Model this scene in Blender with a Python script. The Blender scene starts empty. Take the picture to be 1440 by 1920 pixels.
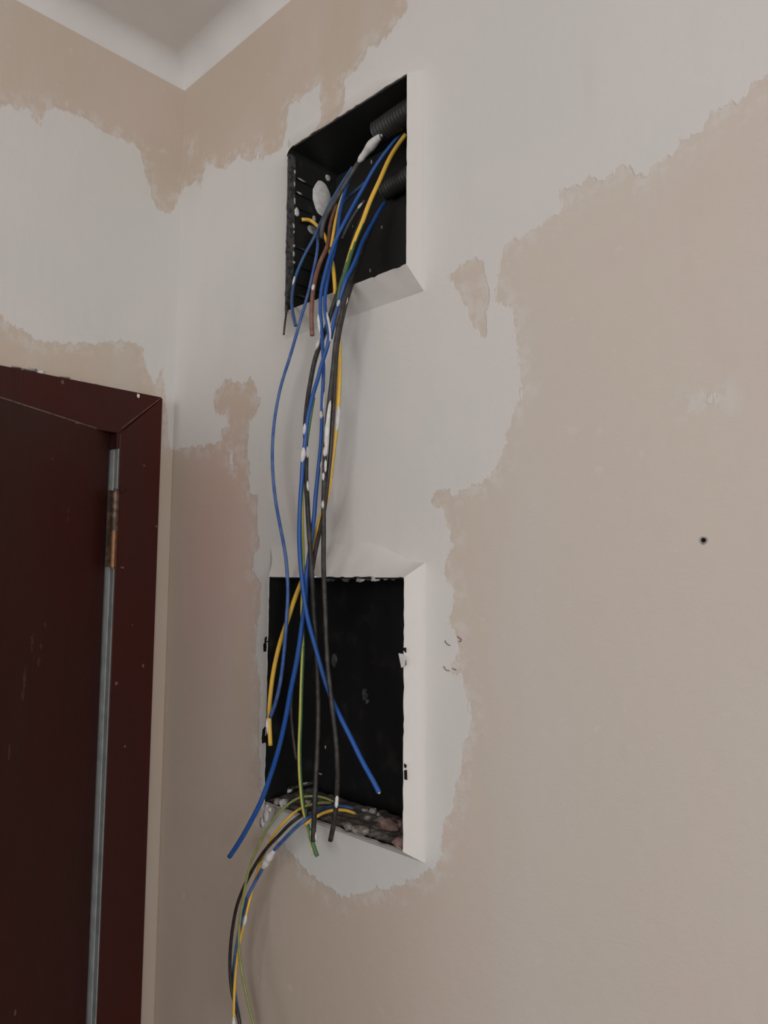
import bpy, math, random
import numpy as np
from mathutils import Vector, Matrix, noise

S = bpy.context.scene
COL = S.collection
random.seed(7)

# ------------------------------------------------------------------ camera
F_PX = 1384.31                      # focal length in pixels of the 1440x1920 frame
YAW, PITCH, ROLL = math.radians(44.042), math.radians(5.2158), math.radians(0.394)
CAM = np.array([0.7985, -0.45694, 1.87])
def basis():
    f = np.array([-math.sin(YAW)*math.cos(PITCH), math.cos(YAW)*math.cos(PITCH), math.sin(PITCH)])
    r = np.array([math.cos(YAW), math.sin(YAW), 0.0])
    u = np.cross(r, f)
    c, s = math.cos(ROLL), math.sin(ROLL)
    return c*r+s*u, -s*r+c*u, f
RI, UP, FW = basis()
cam_d = bpy.data.cameras.new('camera')
cam_d.sensor_fit = 'HORIZONTAL'; cam_d.sensor_width = 36.0
cam_d.lens = F_PX/1440*36.0
cam_d.clip_start = 0.02
cam = bpy.data.objects.new('camera', cam_d); COL.objects.link(cam)
M = Matrix(((RI[0], UP[0], -FW[0], CAM[0]), (RI[1], UP[1], -FW[1], CAM[1]), (RI[2], UP[2], -FW[2], CAM[2]), (0, 0, 0, 1)))
cam.matrix_world = M
S.camera = cam

# ------------------------------------------------------------------ world, light, exposure
S.view_settings.view_transform = 'Standard'
S.view_settings.look = 'None'
S.view_settings.exposure = 0.0
S.view_settings.gamma = 1.0
S.view_settings.use_curve_mapping = False
W = bpy.data.worlds.new('world'); S.world = W; W.use_nodes = True
W.node_tree.nodes['Background'].inputs[0].default_value = (0.75, 0.85, 1.0, 1)
W.node_tree.nodes['Background'].inputs[1].default_value = 0.6
# daylight through two windows behind the camera: one in the back wall, one in the far side wall
WALL_BACK_Y, WALL_FAR_X, FLOOR_Z, CEIL_Z = -2.1, 2.8, 0.0, 2.511
WIN = (0.20, 1.60, 1.55, 2.40)       # x0, x1, z0, z1 of the back window opening
WIN2 = (-1.95, -0.75, 1.55, 2.40)    # y0, y1, z0, z1 of the side window opening
for nm, w, h, loc, rot, e in (('daylight_back', WIN[1]-WIN[0], WIN[3]-WIN[2], ((WIN[0]+WIN[1])/2, WALL_BACK_Y-0.06, (WIN[2]+WIN[3])/2), (math.radians(90), 0, 0), 15.6),
                              ('daylight_side', WIN2[1]-WIN2[0], WIN2[3]-WIN2[2], (WALL_FAR_X+0.06, (WIN2[0]+WIN2[1])/2, (WIN2[2]+WIN2[3])/2), (math.radians(90), 0, math.radians(90)), 29)):
    ld = bpy.data.lights.new(nm, 'AREA')
    ld.shape = 'RECTANGLE'; ld.size = w; ld.size_y = h
    ld.energy = e; ld.color = (1.0, 0.985, 0.97)
    lo = bpy.data.objects.new(nm, ld); COL.objects.link(lo)
    lo.location = loc; lo.rotation_euler = rot

# ------------------------------------------------------------------ helpers
def ray(u, v):
    return RI*(u-720)/F_PX - UP*(v-960)/F_PX + FW
def at(ax, val, u, v):               # point seen at photo position (u, v) lying on the plane axis = val
    d = ray(u, v); t = (val-CAM[ax])/d[ax]
    return CAM+t*d
def proj(P):
    d = np.asarray(P)-CAM; z = d @ FW
    return 720+F_PX*(d @ RI)/z, 960-F_PX*(d @ UP)/z
ORI = {}
def tag(o, label=None, cat=None, group=None, kind=None):
    if label: o['label'] = label
    if cat: o['category'] = cat
    if group: o['group'] = group
    if kind: o['kind'] = kind
    return o
def place(o, origin, parent):
    origin = np.asarray(origin, float)
    if parent is not None:
        o.parent = parent
        o.location = Vector(origin-ORI[parent.name])
    else:
        o.location = Vector(origin)
    ORI[o.name] = origin
def empty(name, origin, parent=None):
    o = bpy.data.objects.new(name, None); COL.objects.link(o); o.empty_display_size = 0.02
    place(o, origin, parent); return o
def mesh(name, verts, faces, mats, parent=None, smooth=False, fm=None, origin=None, bevel=0):
    V = np.asarray(verts, float)
    if origin is None:
        origin = ORI[parent.name] if parent is not None else np.array([(V[:, 0].min()+V[:, 0].max())/2, (V[:, 1].min()+V[:, 1].max())/2, V[:, 2].min()])
    me = bpy.data.meshes.new(name)
    me.from_pydata([tuple(p) for p in (V-origin)], [], faces)
    for m in (mats if isinstance(mats, (list, tuple)) else [mats]): me.materials.append(m)
    if fm is not None: me.polygons.foreach_set('material_index', fm)
    if smooth: me.polygons.foreach_set('use_smooth', [True]*len(me.polygons))
    me.update()
    o = bpy.data.objects.new(name, me); COL.objects.link(o)
    place(o, origin, parent)
    if bevel:
        b = o.modifiers.new('bevel', 'BEVEL'); b.width = bevel; b.segments = 2
    return o
class MB:
    def __init__(s): s.v = []; s.f = []
    def add(s, v, f):
        n = len(s.v); s.v += [tuple(map(float, p)) for p in v]; s.f += [tuple(i+n for i in q) for q in f]; return s
    def box(s, x0, x1, y0, y1, z0, z1):
        return s.add([(x0,y0,z0),(x1,y0,z0),(x1,y1,z0),(x0,y1,z0),(x0,y0,z1),(x1,y0,z1),(x1,y1,z1),(x0,y1,z1)],
                     [(3,2,1,0),(4,5,6,7),(0,1,5,4),(1,2,6,5),(2,3,7,6),(3,0,4,7)])
    def obox(s, o, ax, ay, az, lx, ly, lz):    # oriented box from corner o
        o, ax, ay, az = [np.asarray(q, float) for q in (o, ax, ay, az)]
        P = [o+ax*a+ay*b+az*c for c in (0, lz) for a, b in ((0, 0), (lx, 0), (lx, ly), (0, ly))]
        return s.add(P, [(3,2,1,0),(4,5,6,7),(0,1,5,4),(1,2,6,5),(2,3,7,6),(3,0,4,7)])
    def cyl(s, a, b, r0, r1=None, n=16):
        a, b = np.asarray(a, float), np.asarray(b, float); r1 = r0 if r1 is None else r1
        t = (b-a)/np.linalg.norm(b-a); e = np.array([0, 0, 1.]) if abs(t[2]) < .9 else np.array([1., 0, 0])
        p = np.cross(t, e); p /= np.linalg.norm(p); q = np.cross(t, p)
        R = [p*math.cos(2*math.pi*i/n)+q*math.sin(2*math.pi*i/n) for i in range(n)]
        v = [a+x*r0 for x in R]+[b+x*r1 for x in R]
        f = [(i, (i+1) % n, n+(i+1) % n, n+i) for i in range(n)]+[tuple(range(n))[::-1], tuple(range(n, 2*n))]
        return s.add(v, f)
    def build(s, name, mat, parent=None, **k): return mesh(name, s.v, s.f, mat, parent, **k)

# ------------------------------------------------------------------ materials
def nt(name):
    m = bpy.data.materials.new(name); m.use_nodes = True
    t = m.node_tree; b = t.nodes['Principled BSDF']
    return m, t, b
def N(t, typ, **kw):
    n = t.nodes.new(typ)
    for k, v in kw.items():
        if k.startswith('i_'):
            key = k[2:]
            n.inputs[int(key) if key.isdigit() else key.replace('_', ' ')].default_value = v
        else: setattr(n, k, v)
    return n
def mix(t, fac, a, b):
    n = N(t, 'ShaderNodeMix', data_type='RGBA')
    for s_, x in ((n.inputs[0], fac), (n.inputs[6], a), (n.inputs[7], b)):
        if hasattr(x, 'is_linked'): t.links.new(x, s_)
        elif isinstance(x, (int, float)): s_.default_value = x
        else: s_.default_value = (*x, 1)
    return n.outputs[2]
def math_(t, op, a, b=0.0, clamp=False):
    n = N(t, 'ShaderNodeMath', operation=op); n.use_clamp = clamp
    for s_, x in ((n.inputs[0], a), (n.inputs[1], b)):
        if hasattr(x, 'is_linked'): t.links.new(x, s_)
        else: s_.default_value = x
    return n.outputs[0]
def noise_(t, scale, detail=3, vec=None, rough=.5):
    n = N(t, 'ShaderNodeTexNoise', i_Scale=scale, i_Detail=detail, i_Roughness=rough)
    if vec is not None: t.links.new(vec, n.inputs['Vector'])
    return n.outputs['Fac']
def coords(t, scale=(1, 1, 1)):
    g = N(t, 'ShaderNodeNewGeometry'); mp = N(t, 'ShaderNodeMapping')
    mp.inputs['Scale'].default_value = scale
    t.links.new(g.outputs['Position'], mp.inputs[0]); return mp.outputs[0]
def ramp(t, x, lo, hi):
    n = N(t, 'ShaderNodeMapRange', interpolation_type='SMOOTHSTEP', clamp=True)
    n.inputs[1].default_value = lo; n.inputs[2].default_value = hi
    t.links.new(x, n.inputs[0]); return n.outputs[0]

WHITE = (0.665, 0.63, 0.61); WHITE2 = (0.635, 0.625, 0.60)
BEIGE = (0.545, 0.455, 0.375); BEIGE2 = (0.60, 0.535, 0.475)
def wall_material():
    m, t, b = nt('patchy_wall_paint')
    g = coords(t); gv = coords(t, (1, 1, .28))
    sd = N(t, 'ShaderNodeAttribute', attribute_name='patch').outputs['Fac']
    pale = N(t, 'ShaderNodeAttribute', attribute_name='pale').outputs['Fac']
    painted_light = N(t, 'ShaderNodeAttribute', attribute_name='painted_light').outputs['Fac']
    n1 = math_(t, 'SUBTRACT', noise_(t, 95, 4, g, .6), .5)
    n2 = math_(t, 'SUBTRACT', noise_(t, 160, 3, gv, .6), .5)
    n3 = math_(t, 'SUBTRACT', noise_(t, 420, 3, gv, .7), .5)
    x = math_(t, 'ADD', sd, math_(t, 'ADD', math_(t, 'MULTIPLY', n1, .011), math_(t, 'ADD', math_(t, 'MULTIPLY', n2, .012), math_(t, 'MULTIPLY', n3, .004))))
    mask = ramp(t, x, -.0011, .0013)
    # thin dragged film of filler just outside the edge
    film = math_(t, 'MULTIPLY', ramp(t, x, -.020, -.002), ramp(t, noise_(t, 75, 5, g, .65), .44, .60))
    mask2 = math_(t, 'MAXIMUM', mask, math_(t, 'MULTIPLY', film, .55))
    wcol = mix(t, ramp(t, noise_(t, 7, 2, g), .35, .65), WHITE, WHITE2)
    wcol = mix(t, math_(t, 'MULTIPLY', ramp(t, noise_(t, 26, 4, gv), .52, .75), .30), wcol, (0.60, 0.565, 0.545))
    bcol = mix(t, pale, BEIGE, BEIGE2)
    bcol = mix(t, math_(t, 'MULTIPLY', ramp(t, noise_(t, 6.5, 2, g), .45, .7), .45), bcol, (0.60, 0.49, 0.44))
    bcol = mix(t, math_(t, 'MULTIPLY', ramp(t, noise_(t, 11, 3, gv), .5, .75), .35), bcol, (0.58, 0.56, 0.535))
    bcol = mix(t, math_(t, 'MULTIPLY', ramp(t, noise_(t, 60, 3, g), .66, .76), .35), bcol, WHITE)
    pink = N(t, 'ShaderNodeAttribute', attribute_name='pink').outputs['Fac']
    bcol = mix(t, math_(t, 'MULTIPLY', pink, math_(t, 'ADD', .45, math_(t, 'MULTIPLY', noise_(t, 14, 3, gv), .8))), bcol, (0.62, 0.425, 0.37))
    c = mix(t, mask2, bcol, wcol)
    c = mix(t, painted_light, c, (0.725, 0.695, 0.67))  # whiter colour paints extra brightness onto the plaster slopes
    t.links.new(c, b.inputs['Base Color'])
    b.inputs['Roughness'].default_value = .72; b.inputs['Specular IOR Level'].default_value = .25
    h = math_(t, 'ADD', math_(t, 'MULTIPLY', noise_(t, 420, 2, g), .00022), math_(t, 'MULTIPLY', noise_(t, 90, 3, g), .0006))
    h = math_(t, 'ADD', h, math_(t, 'MULTIPLY', mask, .0006))
    h = math_(t, 'ADD', h, math_(t, 'MULTIPLY', noise_(t, 130, 2, coords(t, (1, 1, .12))), .00025))
    bp = N(t, 'ShaderNodeBump', i_Strength=.55, i_Distance=1.0); t.links.new(h, bp.inputs['Height'])
    t.links.new(bp.outputs[0], b.inputs['Normal'])
    return m
def plain(name, col, rough=.5, spec=.5, metal=0., var=.15, scale=40, bump=0., col2=None, amt=1.0, lo=.4, hi=.65):
    m, t, b = nt(name); g = coords(t)
    c2 = col2 if col2 else tuple(x*(1-var) for x in col)
    c = mix(t, math_(t, 'MULTIPLY', ramp(t, noise_(t, scale, 4, g), lo, hi), amt), col, c2)
    t.links.new(c, b.inputs['Base Color'])
    b.inputs['Roughness'].default_value = rough; b.inputs['Specular IOR Level'].default_value = spec; b.inputs['Metallic'].default_value = metal
    if bump:
        bp = N(t, 'ShaderNodeBump', i_Strength=.6, i_Distance=bump); t.links.new(noise_(t, scale*3, 4, g), bp.inputs['Height'])
        t.links.new(bp.outputs[0], b.inputs['Normal'])
    return m
M_WALL = wall_material()
M_CEIL = plain('ceiling_white', (0.76, 0.735, 0.72), .8, .2, scale=9, var=.06, bump=.0004)
M_COVE = plain('coving_white', (0.70, 0.68, 0.665), .7, .25, scale=12, var=.05)
M_ROOM = plain('room_paint', (0.40, 0.36, 0.31), .8, .2, scale=4, var=.1)
M_FLOOR = plain('floor_boards', (0.10, 0.078, 0.06), .6, .3, scale=5, var=.35)
def door_paint(name, col, col2):
    m, t, b = nt(name)
    g = coords(t, (1, 1, .35)); gs = coords(t, (14, 14, .8))
    c = mix(t, ramp(t, noise_(t, 9, 3, g), .35, .7), col, col2)
    c = mix(t, math_(t, 'MULTIPLY', ramp(t, noise_(t, 5, 5, gs), .55, .8), .35), c, tuple(x*.75 for x in col2))
    t.links.new(c, b.inputs['Base Color'])
    b.inputs['Roughness'].default_value = .45; b.inputs['Specular IOR Level'].default_value = .22
    bp = N(t, 'ShaderNodeBump', i_Strength=.35, i_Distance=.0006); t.links.new(noise_(t, 30, 4, gs), bp.inputs['Height'])
    t.links.new(bp.outputs[0], b.inputs['Normal'])
    return m
M_DOOR = door_paint('door_paint_dark_red', (0.048, 0.0085, 0.0065), (0.042, 0.0140, 0.0100))
M_ARCH = door_paint('frame_paint_dark_red', (0.052, 0.0090, 0.0070), (0.044, 0.0115, 0.0090))
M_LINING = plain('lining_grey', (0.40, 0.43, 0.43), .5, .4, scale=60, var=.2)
M_LINING2 = plain('lining_mid_grey', (0.26, 0.29, 0.29), .5, .4, scale=60, var=.2)  # mid-grey tone of the second lining strip
M_BRASS = plain('hinge_brass', (0.26, 0.115, 0.052), .45, .5, .75, scale=120, col2=(0.16, 0.10, 0.06))
M_BRONZE = plain('hinge_bronze', (0.20, 0.13, 0.09), .5, .5, .6, scale=120, col2=(0.07, 0.05, 0.04))
M_BLACKBOX = plain('box_plastic_black', (0.014, 0.014, 0.0135), .55, .4, scale=90, col2=(0.045, 0.044, 0.042), lo=.62, hi=.8)
M_BLACKBOX2 = plain('box_steel_black', (0.0055, 0.0052, 0.0055), .7, .3, scale=45, col2=(0.020, 0.018, 0.017), lo=.5, hi=.8)
M_DUST = plain('plaster_dust', (0.46, 0.45, 0.43), .9, .1, scale=250, var=.35)
M_DUSTG = plain('dusty_black_plastic', (0.085, 0.085, 0.083), .8, .2, scale=250, col2=(0.03, 0.03, 0.03))
M_PLASTER = plain('plaster_white', (0.72, 0.70, 0.68), .85, .15, scale=200, var=.15, bump=.0006)
M_CONDUIT = plain('conduit_grey', (0.036, 0.036, 0.033), .5, .4, scale=60, var=.3)
M_BLUE = plain('wire_blue', (0.016, 0.088, 0.36), .42, .4, scale=120, col2=(0.028, 0.095, 0.31))
M_BLUE2 = plain('wire_blue_dusty', (0.038, 0.10, 0.30), .5, .4, scale=90, col2=(0.085, 0.145, 0.33))
M_BLUED = plain('wire_blue_dull', (0.030, 0.09, 0.22), .5, .4, scale=90, col2=(0.05, 0.09, 0.17))
M_BLACK = plain('wire_black', (0.024, 0.0225, 0.020), .5, .35, scale=150, col2=(0.050, 0.046, 0.042))
M_BLACKD = plain('wire_deep_black', (0.022, 0.018, 0.016), .45, .5, scale=150, col2=(0.04, 0.032, 0.03))
M_GREYW = plain('wire_dark_grey', (0.085, 0.080, 0.085), .55, .4, scale=120, col2=(0.06, 0.055, 0.055))
M_BROWN = plain('wire_brown', (0.19, 0.085, 0.058), .5, .4, scale=120, col2=(0.25, 0.13, 0.095))
M_YEL = plain('wire_yellow', (0.83, 0.50, 0.055), .42, .5, scale=150, col2=(0.74, 0.46, 0.09))
M_YELP = plain('wire_yellow_pale', (0.60, 0.56, 0.30), .6, .3, scale=150, col2=(0.68, 0.64, 0.46))
M_YELG = plain('wire_yellow_green', (0.56, 0.50, 0.075), .42, .5, scale=150, col2=(0.50, 0.46, 0.10))
M_GRN = plain('wire_green', (0.075, 0.17, 0.055), .45, .5, scale=150, col2=(0.055, 0.14, 0.06))
M_OLIVE = plain('wire_olive_green', (0.20, 0.24, 0.065), .45, .5, scale=150, col2=(0.26, 0.28, 0.09))
M_CU = plain('wire_cut_end', (0.58, 0.52, 0.46), .5, .4, scale=200, var=.3)
M_RUB = plain('mortar_rubble', (0.30, 0.265, 0.235), .95, .1, scale=120, col2=(0.15, 0.125, 0.11), bump=.001)
M_BED = plain('mortar_bed', (0.17, 0.155, 0.14), .95, .1, scale=55, col2=(0.085, 0.075, 0.068), bump=.0015, lo=.35, hi=.6)
M_BRICK = plain('brick_rubble', (0.26, 0.17, 0.145), .95, .1, scale=100, col2=(0.15, 0.10, 0.09), bump=.001)
M_PLUG = plain('plug_grey', (0.34, 0.31, 0.285), .6, .3, scale=200, var=.3)
M_HOLE = plain('hole_dark', (0.012, 0.010, 0.010), .9, .1, scale=200, var=.3)
M_HAIR = plain('bristle_dark', (0.13, 0.11, 0.10), .6, .3, scale=200, var=.3)
M_CHIP = plain('chipped_paint', (0.17, 0.115, 0.10), .8, .2, scale=200, var=.4)
M_WHITEFRAME = plain('window_frame_white', (0.75, 0.74, 0.72), .4, .4, scale=10, var=.05)

# ------------------------------------------------------------------ patch outlines on the walls
def sdf(P, poly):
    poly = np.asarray(poly, float); n = len(poly)
    d = np.full(len(P), 1e9); ins = np.zeros(len(P), bool)
    for i in range(n):
        a, b = poly[i], poly[(i+1) % n]
        e = b-a; w = P-a
        h = np.clip((w @ e)/max(e @ e, 1e-12), 0, 1)
        q = w-h[:, None]*e
        d = np.minimum(d, (q*q).sum(1))
        c = ((a[1] <= P[:, 1]) & (b[1] > P[:, 1])) | ((b[1] <= P[:, 1]) & (a[1] > P[:, 1]))
        if abs(e[1]) > 1e-12:
            xi = a[0]+(P[:, 1]-a[1])*e[0]/e[1]
            ins ^= c & (P[:, 0] < xi)
    d = np.sqrt(d); return np.where(ins, d, -d)
RIGHT_WHITE = [(325,352),(345,350),(370,340),(375,355),(382,320),(387,302),(405,314),(425,315),(440,298),(450,287),(458,300),(470,303),(480,299),(482,270),(486,290),(492,302),(498,290),(515,286),(530,280),(535,250),(540,200),(556,188),(575,175),(600,157),(602,235),(604,262),(646,240),(645,150),(650,140),(668,127),(682,117),(690,85),(700,83),(706,88),(712,76),(724,68),(735,62),(742,40),(757,30),(762,10),(768,-60),
 (1520,-80),(1520,90),(1440,142),(1415,150),(1400,170),(1385,195),(1355,200),(1330,220),(1315,245),(1275,265),(1267,287),(1220,315),(1205,330),(1170,312),(1150,325),(1130,340),(1105,332),(1092,345),(1045,360),(1052,375),(1060,385),(1045,402),(1000,435),(955,455),(940,470),(936,500),(930,540),(932,565),(955,572),(960,595),(965,625),(970,665),(972,700),(980,725),(967,760),(955,790),(950,830),(937,865),(912,900),(880,915),(845,930),(840,917),(825,920),(802,935),(810,950),(827,952),(840,985),(850,1015),(842,1045),(830,1065),(835,1090),(850,1095),(852,1135),(837,1170),(857,1185),(860,1230),(840,1250),(850,1265),(867,1265),(872,1300),(885,1345),(885,1370),(867,1405),(860,1450),(855,1480),(850,1520),(835,1535),(827,1580),(822,1625),(810,1630),(795,1640),(750,1662),(715,1665),(700,1668),(650,1685),(615,1665),(580,1640),(555,1612),(530,1585),(500,1560),(486,1530),(490,1500),(485,1400),(488,1300),(480,1230),(479,1200),(487,1136),(490,1089),(473,1072),(476,1034),(485,1028),(490,1016),(482,1004),(482,929),(467,926),(467,870),(461,856),(467,792),(482,771),(490,748),(482,751),(476,716),(467,710),(461,719),(435,716),(423,704),(417,724),(403,733),(401,757),(406,774),(423,780),(429,803),(414,806),(417,826),(397,835),(368,838),(339,840),(325,844),(305,850)]
RIGHT_BEIGE = [(852,505),(842,520),(855,540),(870,570),(885,605),(910,637),(915,620),(912,590),(915,550),(907,520),(907,490),(890,485)]
RIGHT_SPOTS = [[(1295,748),(1330,738),(1360,745),(1345,762),(1300,758)], [(428,842),(440,842),(441,882),(434,888),(429,880)], [(350,272),(360,268),(364,280),(355,288)]]
LEFT_WHITE = [(-160,190),(0,195),(15,195),(30,205),(55,198),(65,225),(75,232),(85,205),(105,202),(130,210),(165,225),(195,245),(230,260),(255,268),(268,290),(272,320),(285,360),(290,385),(318,402),(328,388),(345,352),(345,800),(331,845),(316,840),(312,770),(308,740),(303,690),(298,702),(290,722),(275,690),(270,655),(258,646),(240,640),(180,645),(110,643),(85,640),(60,635),(50,620),(35,620),(15,605),(0,590),(-160,560)]
def to_wall(poly, ax, keep):
    return np.array([at(ax, 0.0, u, v)[list(keep)] for u, v in poly])
RW = to_wall(RIGHT_WHITE, 1, (0, 2)); RB = to_wall(RIGHT_BEIGE, 1, (0, 2)); RS = [to_wall(p, 1, (0, 2)) for p in RIGHT_SPOTS]
LW = to_wall(LEFT_WHITE, 0, (1, 2))
def right_patch(P2):
    s = np.minimum(sdf(P2, RW), -sdf(P2, RB))
    for p in RS: s = np.maximum(s, sdf(P2, p)-.002)
    return s
def add_attr(o, name, vals):
    a = o.data.attributes.new(name, 'FLOAT', 'POINT'); a.data.foreach_set('value', np.asarray(vals, np.float32))

# ------------------------------------------------------------------ box openings (front edges measured on the plaster face)
DEPTH_OUT = 0.020                    # plaster stands this far out from the wall
BACK_Y = 0.046
LOWER = dict(x0=0.2215, x1=0.3985, z0=1.6605, z1=1.8715)
UPPER = dict(x0=0.2375, x1=0.3995, z0=2.1310, z1=2.2985)

def seg(*pts):                       # concatenated linspaces: value, step, value, step, value ...
    out = [pts[0]]
    for i in range(1, len(pts)-1, 2):
        n = max(1, int(round((pts[i+1]-out[-1])/pts[i])))
        out += list(np.linspace(out[-1], pts[i+1], n+1)[1:])
    return np.array(out)
def grid_wall(name, A, Z, holes, mk, attr):
    idx = lambda i, j: i*len(Z)+j
    V = [mk(a, z) for a in A for z in Z]; Fc = []
    for i in range(len(A)-1):
        for j in range(len(Z)-1):
            ca, cz = (A[i]+A[i+1])/2, (Z[j]+Z[j+1])/2
            if any(h[0] < ca < h[1] and h[2] < cz < h[3] for h in holes): continue
            Fc.append((idx(i, j), idx(i+1, j), idx(i+1, j+1), idx(i, j+1)))
    o = mesh(name, V, Fc, M_WALL, smooth=True, origin=np.array([0, 0, 0]))
    P2 = np.array([(a, z) for a in A for z in Z]); attr(o, P2)
    return tag(o, kind='structure')
HG = .0022
hl = (LOWER['x0']-HG, LOWER['x1']+HG, LOWER['z0']-HG, LOWER['z1']+HG)
hu = (UPPER['x0']-HG, UPPER['x1']+HG, UPPER['z0']-HG, UPPER['z1']+HG)
def r_attr(o, P2):
    add_attr(o, 'patch', right_patch(P2))
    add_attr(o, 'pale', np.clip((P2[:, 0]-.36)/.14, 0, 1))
    add_attr(o, 'painted_light', np.zeros(len(P2)))
    add_attr(o, 'pink', np.exp(-((P2[:, 0]-.10)/.07)**2-((P2[:, 1]-1.90)/.14)**2))
XS = seg(0, .005, hl[0], .005, hu[0], .005, hl[1], .005, hu[1], .005, .72, .2, WALL_FAR_X)
ZS = seg(0, .3, 1.38, .006, hl[2], .005, hl[3], .005, hu[2], .005, hu[3], .005, CEIL_Z+.03)
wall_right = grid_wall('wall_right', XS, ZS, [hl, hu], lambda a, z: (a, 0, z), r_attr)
# faces of the right wall must look to -y : (x, z) order above gives normal -y already

DOOR_IN_Y, DOOR_HEAD_Z, DOOR_W = -0.0765, 2.031, 0.74
def l_attr(o, P2):
    add_attr(o, 'patch', sdf(P2, LW)); add_attr(o, 'pale', np.full(len(P2), .12)); add_attr(o, 'painted_light', np.zeros(len(P2)))
opening = (DOOR_IN_Y-DOOR_W-.001, DOOR_IN_Y+.02, -1, DOOR_HEAD_Z+.02)
YS = seg(WALL_BACK_Y, .25, opening[0], .05, -.30, .005, opening[1], .005, 0)
ZL = seg(0, .3, 1.38, .01, 2.04, .0055, opening[3], .0055, CEIL_Z+.03)
wall_left = grid_wall('wall_left', YS, ZL, [opening], lambda a, z: (0, a, z), l_attr)

# ------------------------------------------------------------------ rest of the room shell
x0, x1, z0, z1 = WIN
tag(MB().box(0, WALL_FAR_X, WALL_BACK_Y, 0, -.04, 0).build('floor', M_FLOOR), kind='structure')
tag(MB().box(-.02, WALL_FAR_X, WALL_BACK_Y, .06, CEIL_Z, CEIL_Z+.04).build('ceiling', M_CEIL), kind='structure')
wb = MB()
for a, b, c, d in ((0, x0, 0, CEIL_Z), (x1, WALL_FAR_X, 0, CEIL_Z), (x0, x1, 0, z0), (x0, x1, z1, CEIL_Z)):
    wb.box(a, b, WALL_BACK_Y-.05, WALL_BACK_Y, c, d)
tag(wb.build('wall_back', M_ROOM), kind='structure')
y0, y1, z0b, z1b = WIN2
wfar = MB()
for a, b, c, d in ((WALL_BACK_Y, y0, 0, CEIL_Z), (y1, 0, 0, CEIL_Z), (y0, y1, 0, z0b), (y0, y1, z1b, CEIL_Z)):
    wfar.box(WALL_FAR_X, WALL_FAR_X+.05, a, b, c, d)
tag(wfar.build('wall_far', M_ROOM), kind='structure')
wf = MB()
for a, b, c, d in ((y0, y0+.04, z0b, z1b), (y1-.04, y1, z0b, z1b), (y0, y1, z0b, z0b+.04), (y0, y1, z1b-.04, z1b)):
    wf.box(WALL_FAR_X-.01, WALL_FAR_X+.045, a, b, c, d)
tag(wf.build('window_2', M_WHITEFRAME), kind='structure')
wf = MB()
for a, b, c, d in ((x0, x0+.04, z0, z1), (x1-.04, x1, z0, z1), (x0, x1, z0, z0+.04), (x0, x1, z1-.04, z1)):
    wf.box(a, b, WALL_BACK_Y-.045, WALL_BACK_Y+.01, c, d)
tag(wf.build('window_1', M_WHITEFRAME), kind='structure')

# coving: concave quarter round along both walls, mitred in the corner
CV, CZ = .026, 2.485
def coving(name, along):
    n = 8; prof = []
    for i in range(n+1):
        a = math.pi/2*i/n
        prof.append((CV-CV*math.cos(a), CZ+CV*math.sin(a)))       # (out from wall, z), curved hollow
    prof = [(CV*(1-math.cos(math.pi/2*i/n)), CZ+CV*math.sin(math.pi/2*i/n)) for i in range(n+1)]
    V = []; Fc = []
    L = WALL_FAR_X if along == 'x' else -WALL_BACK_Y
    for s in (0, 1):
        for o_, z in prof:
            if along == 'x': V.append((o_ if s == 0 else L, -o_, z))
            else: V.append((o_, -o_ if s == 0 else -L, z))
    m = n+1
    for i in range(n):
        q = (i, i+1, m+i+1, m+i); Fc.append(q if along == 'y' else q[::-1])
    # thin nose where the coving meets the wall
    o = mesh(name, V, Fc, M_COVE, smooth=True, origin=np.zeros(3))
    return tag(o, kind='structure')
coving('trim_1', 'x'); coving('trim_2', 'y')

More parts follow.
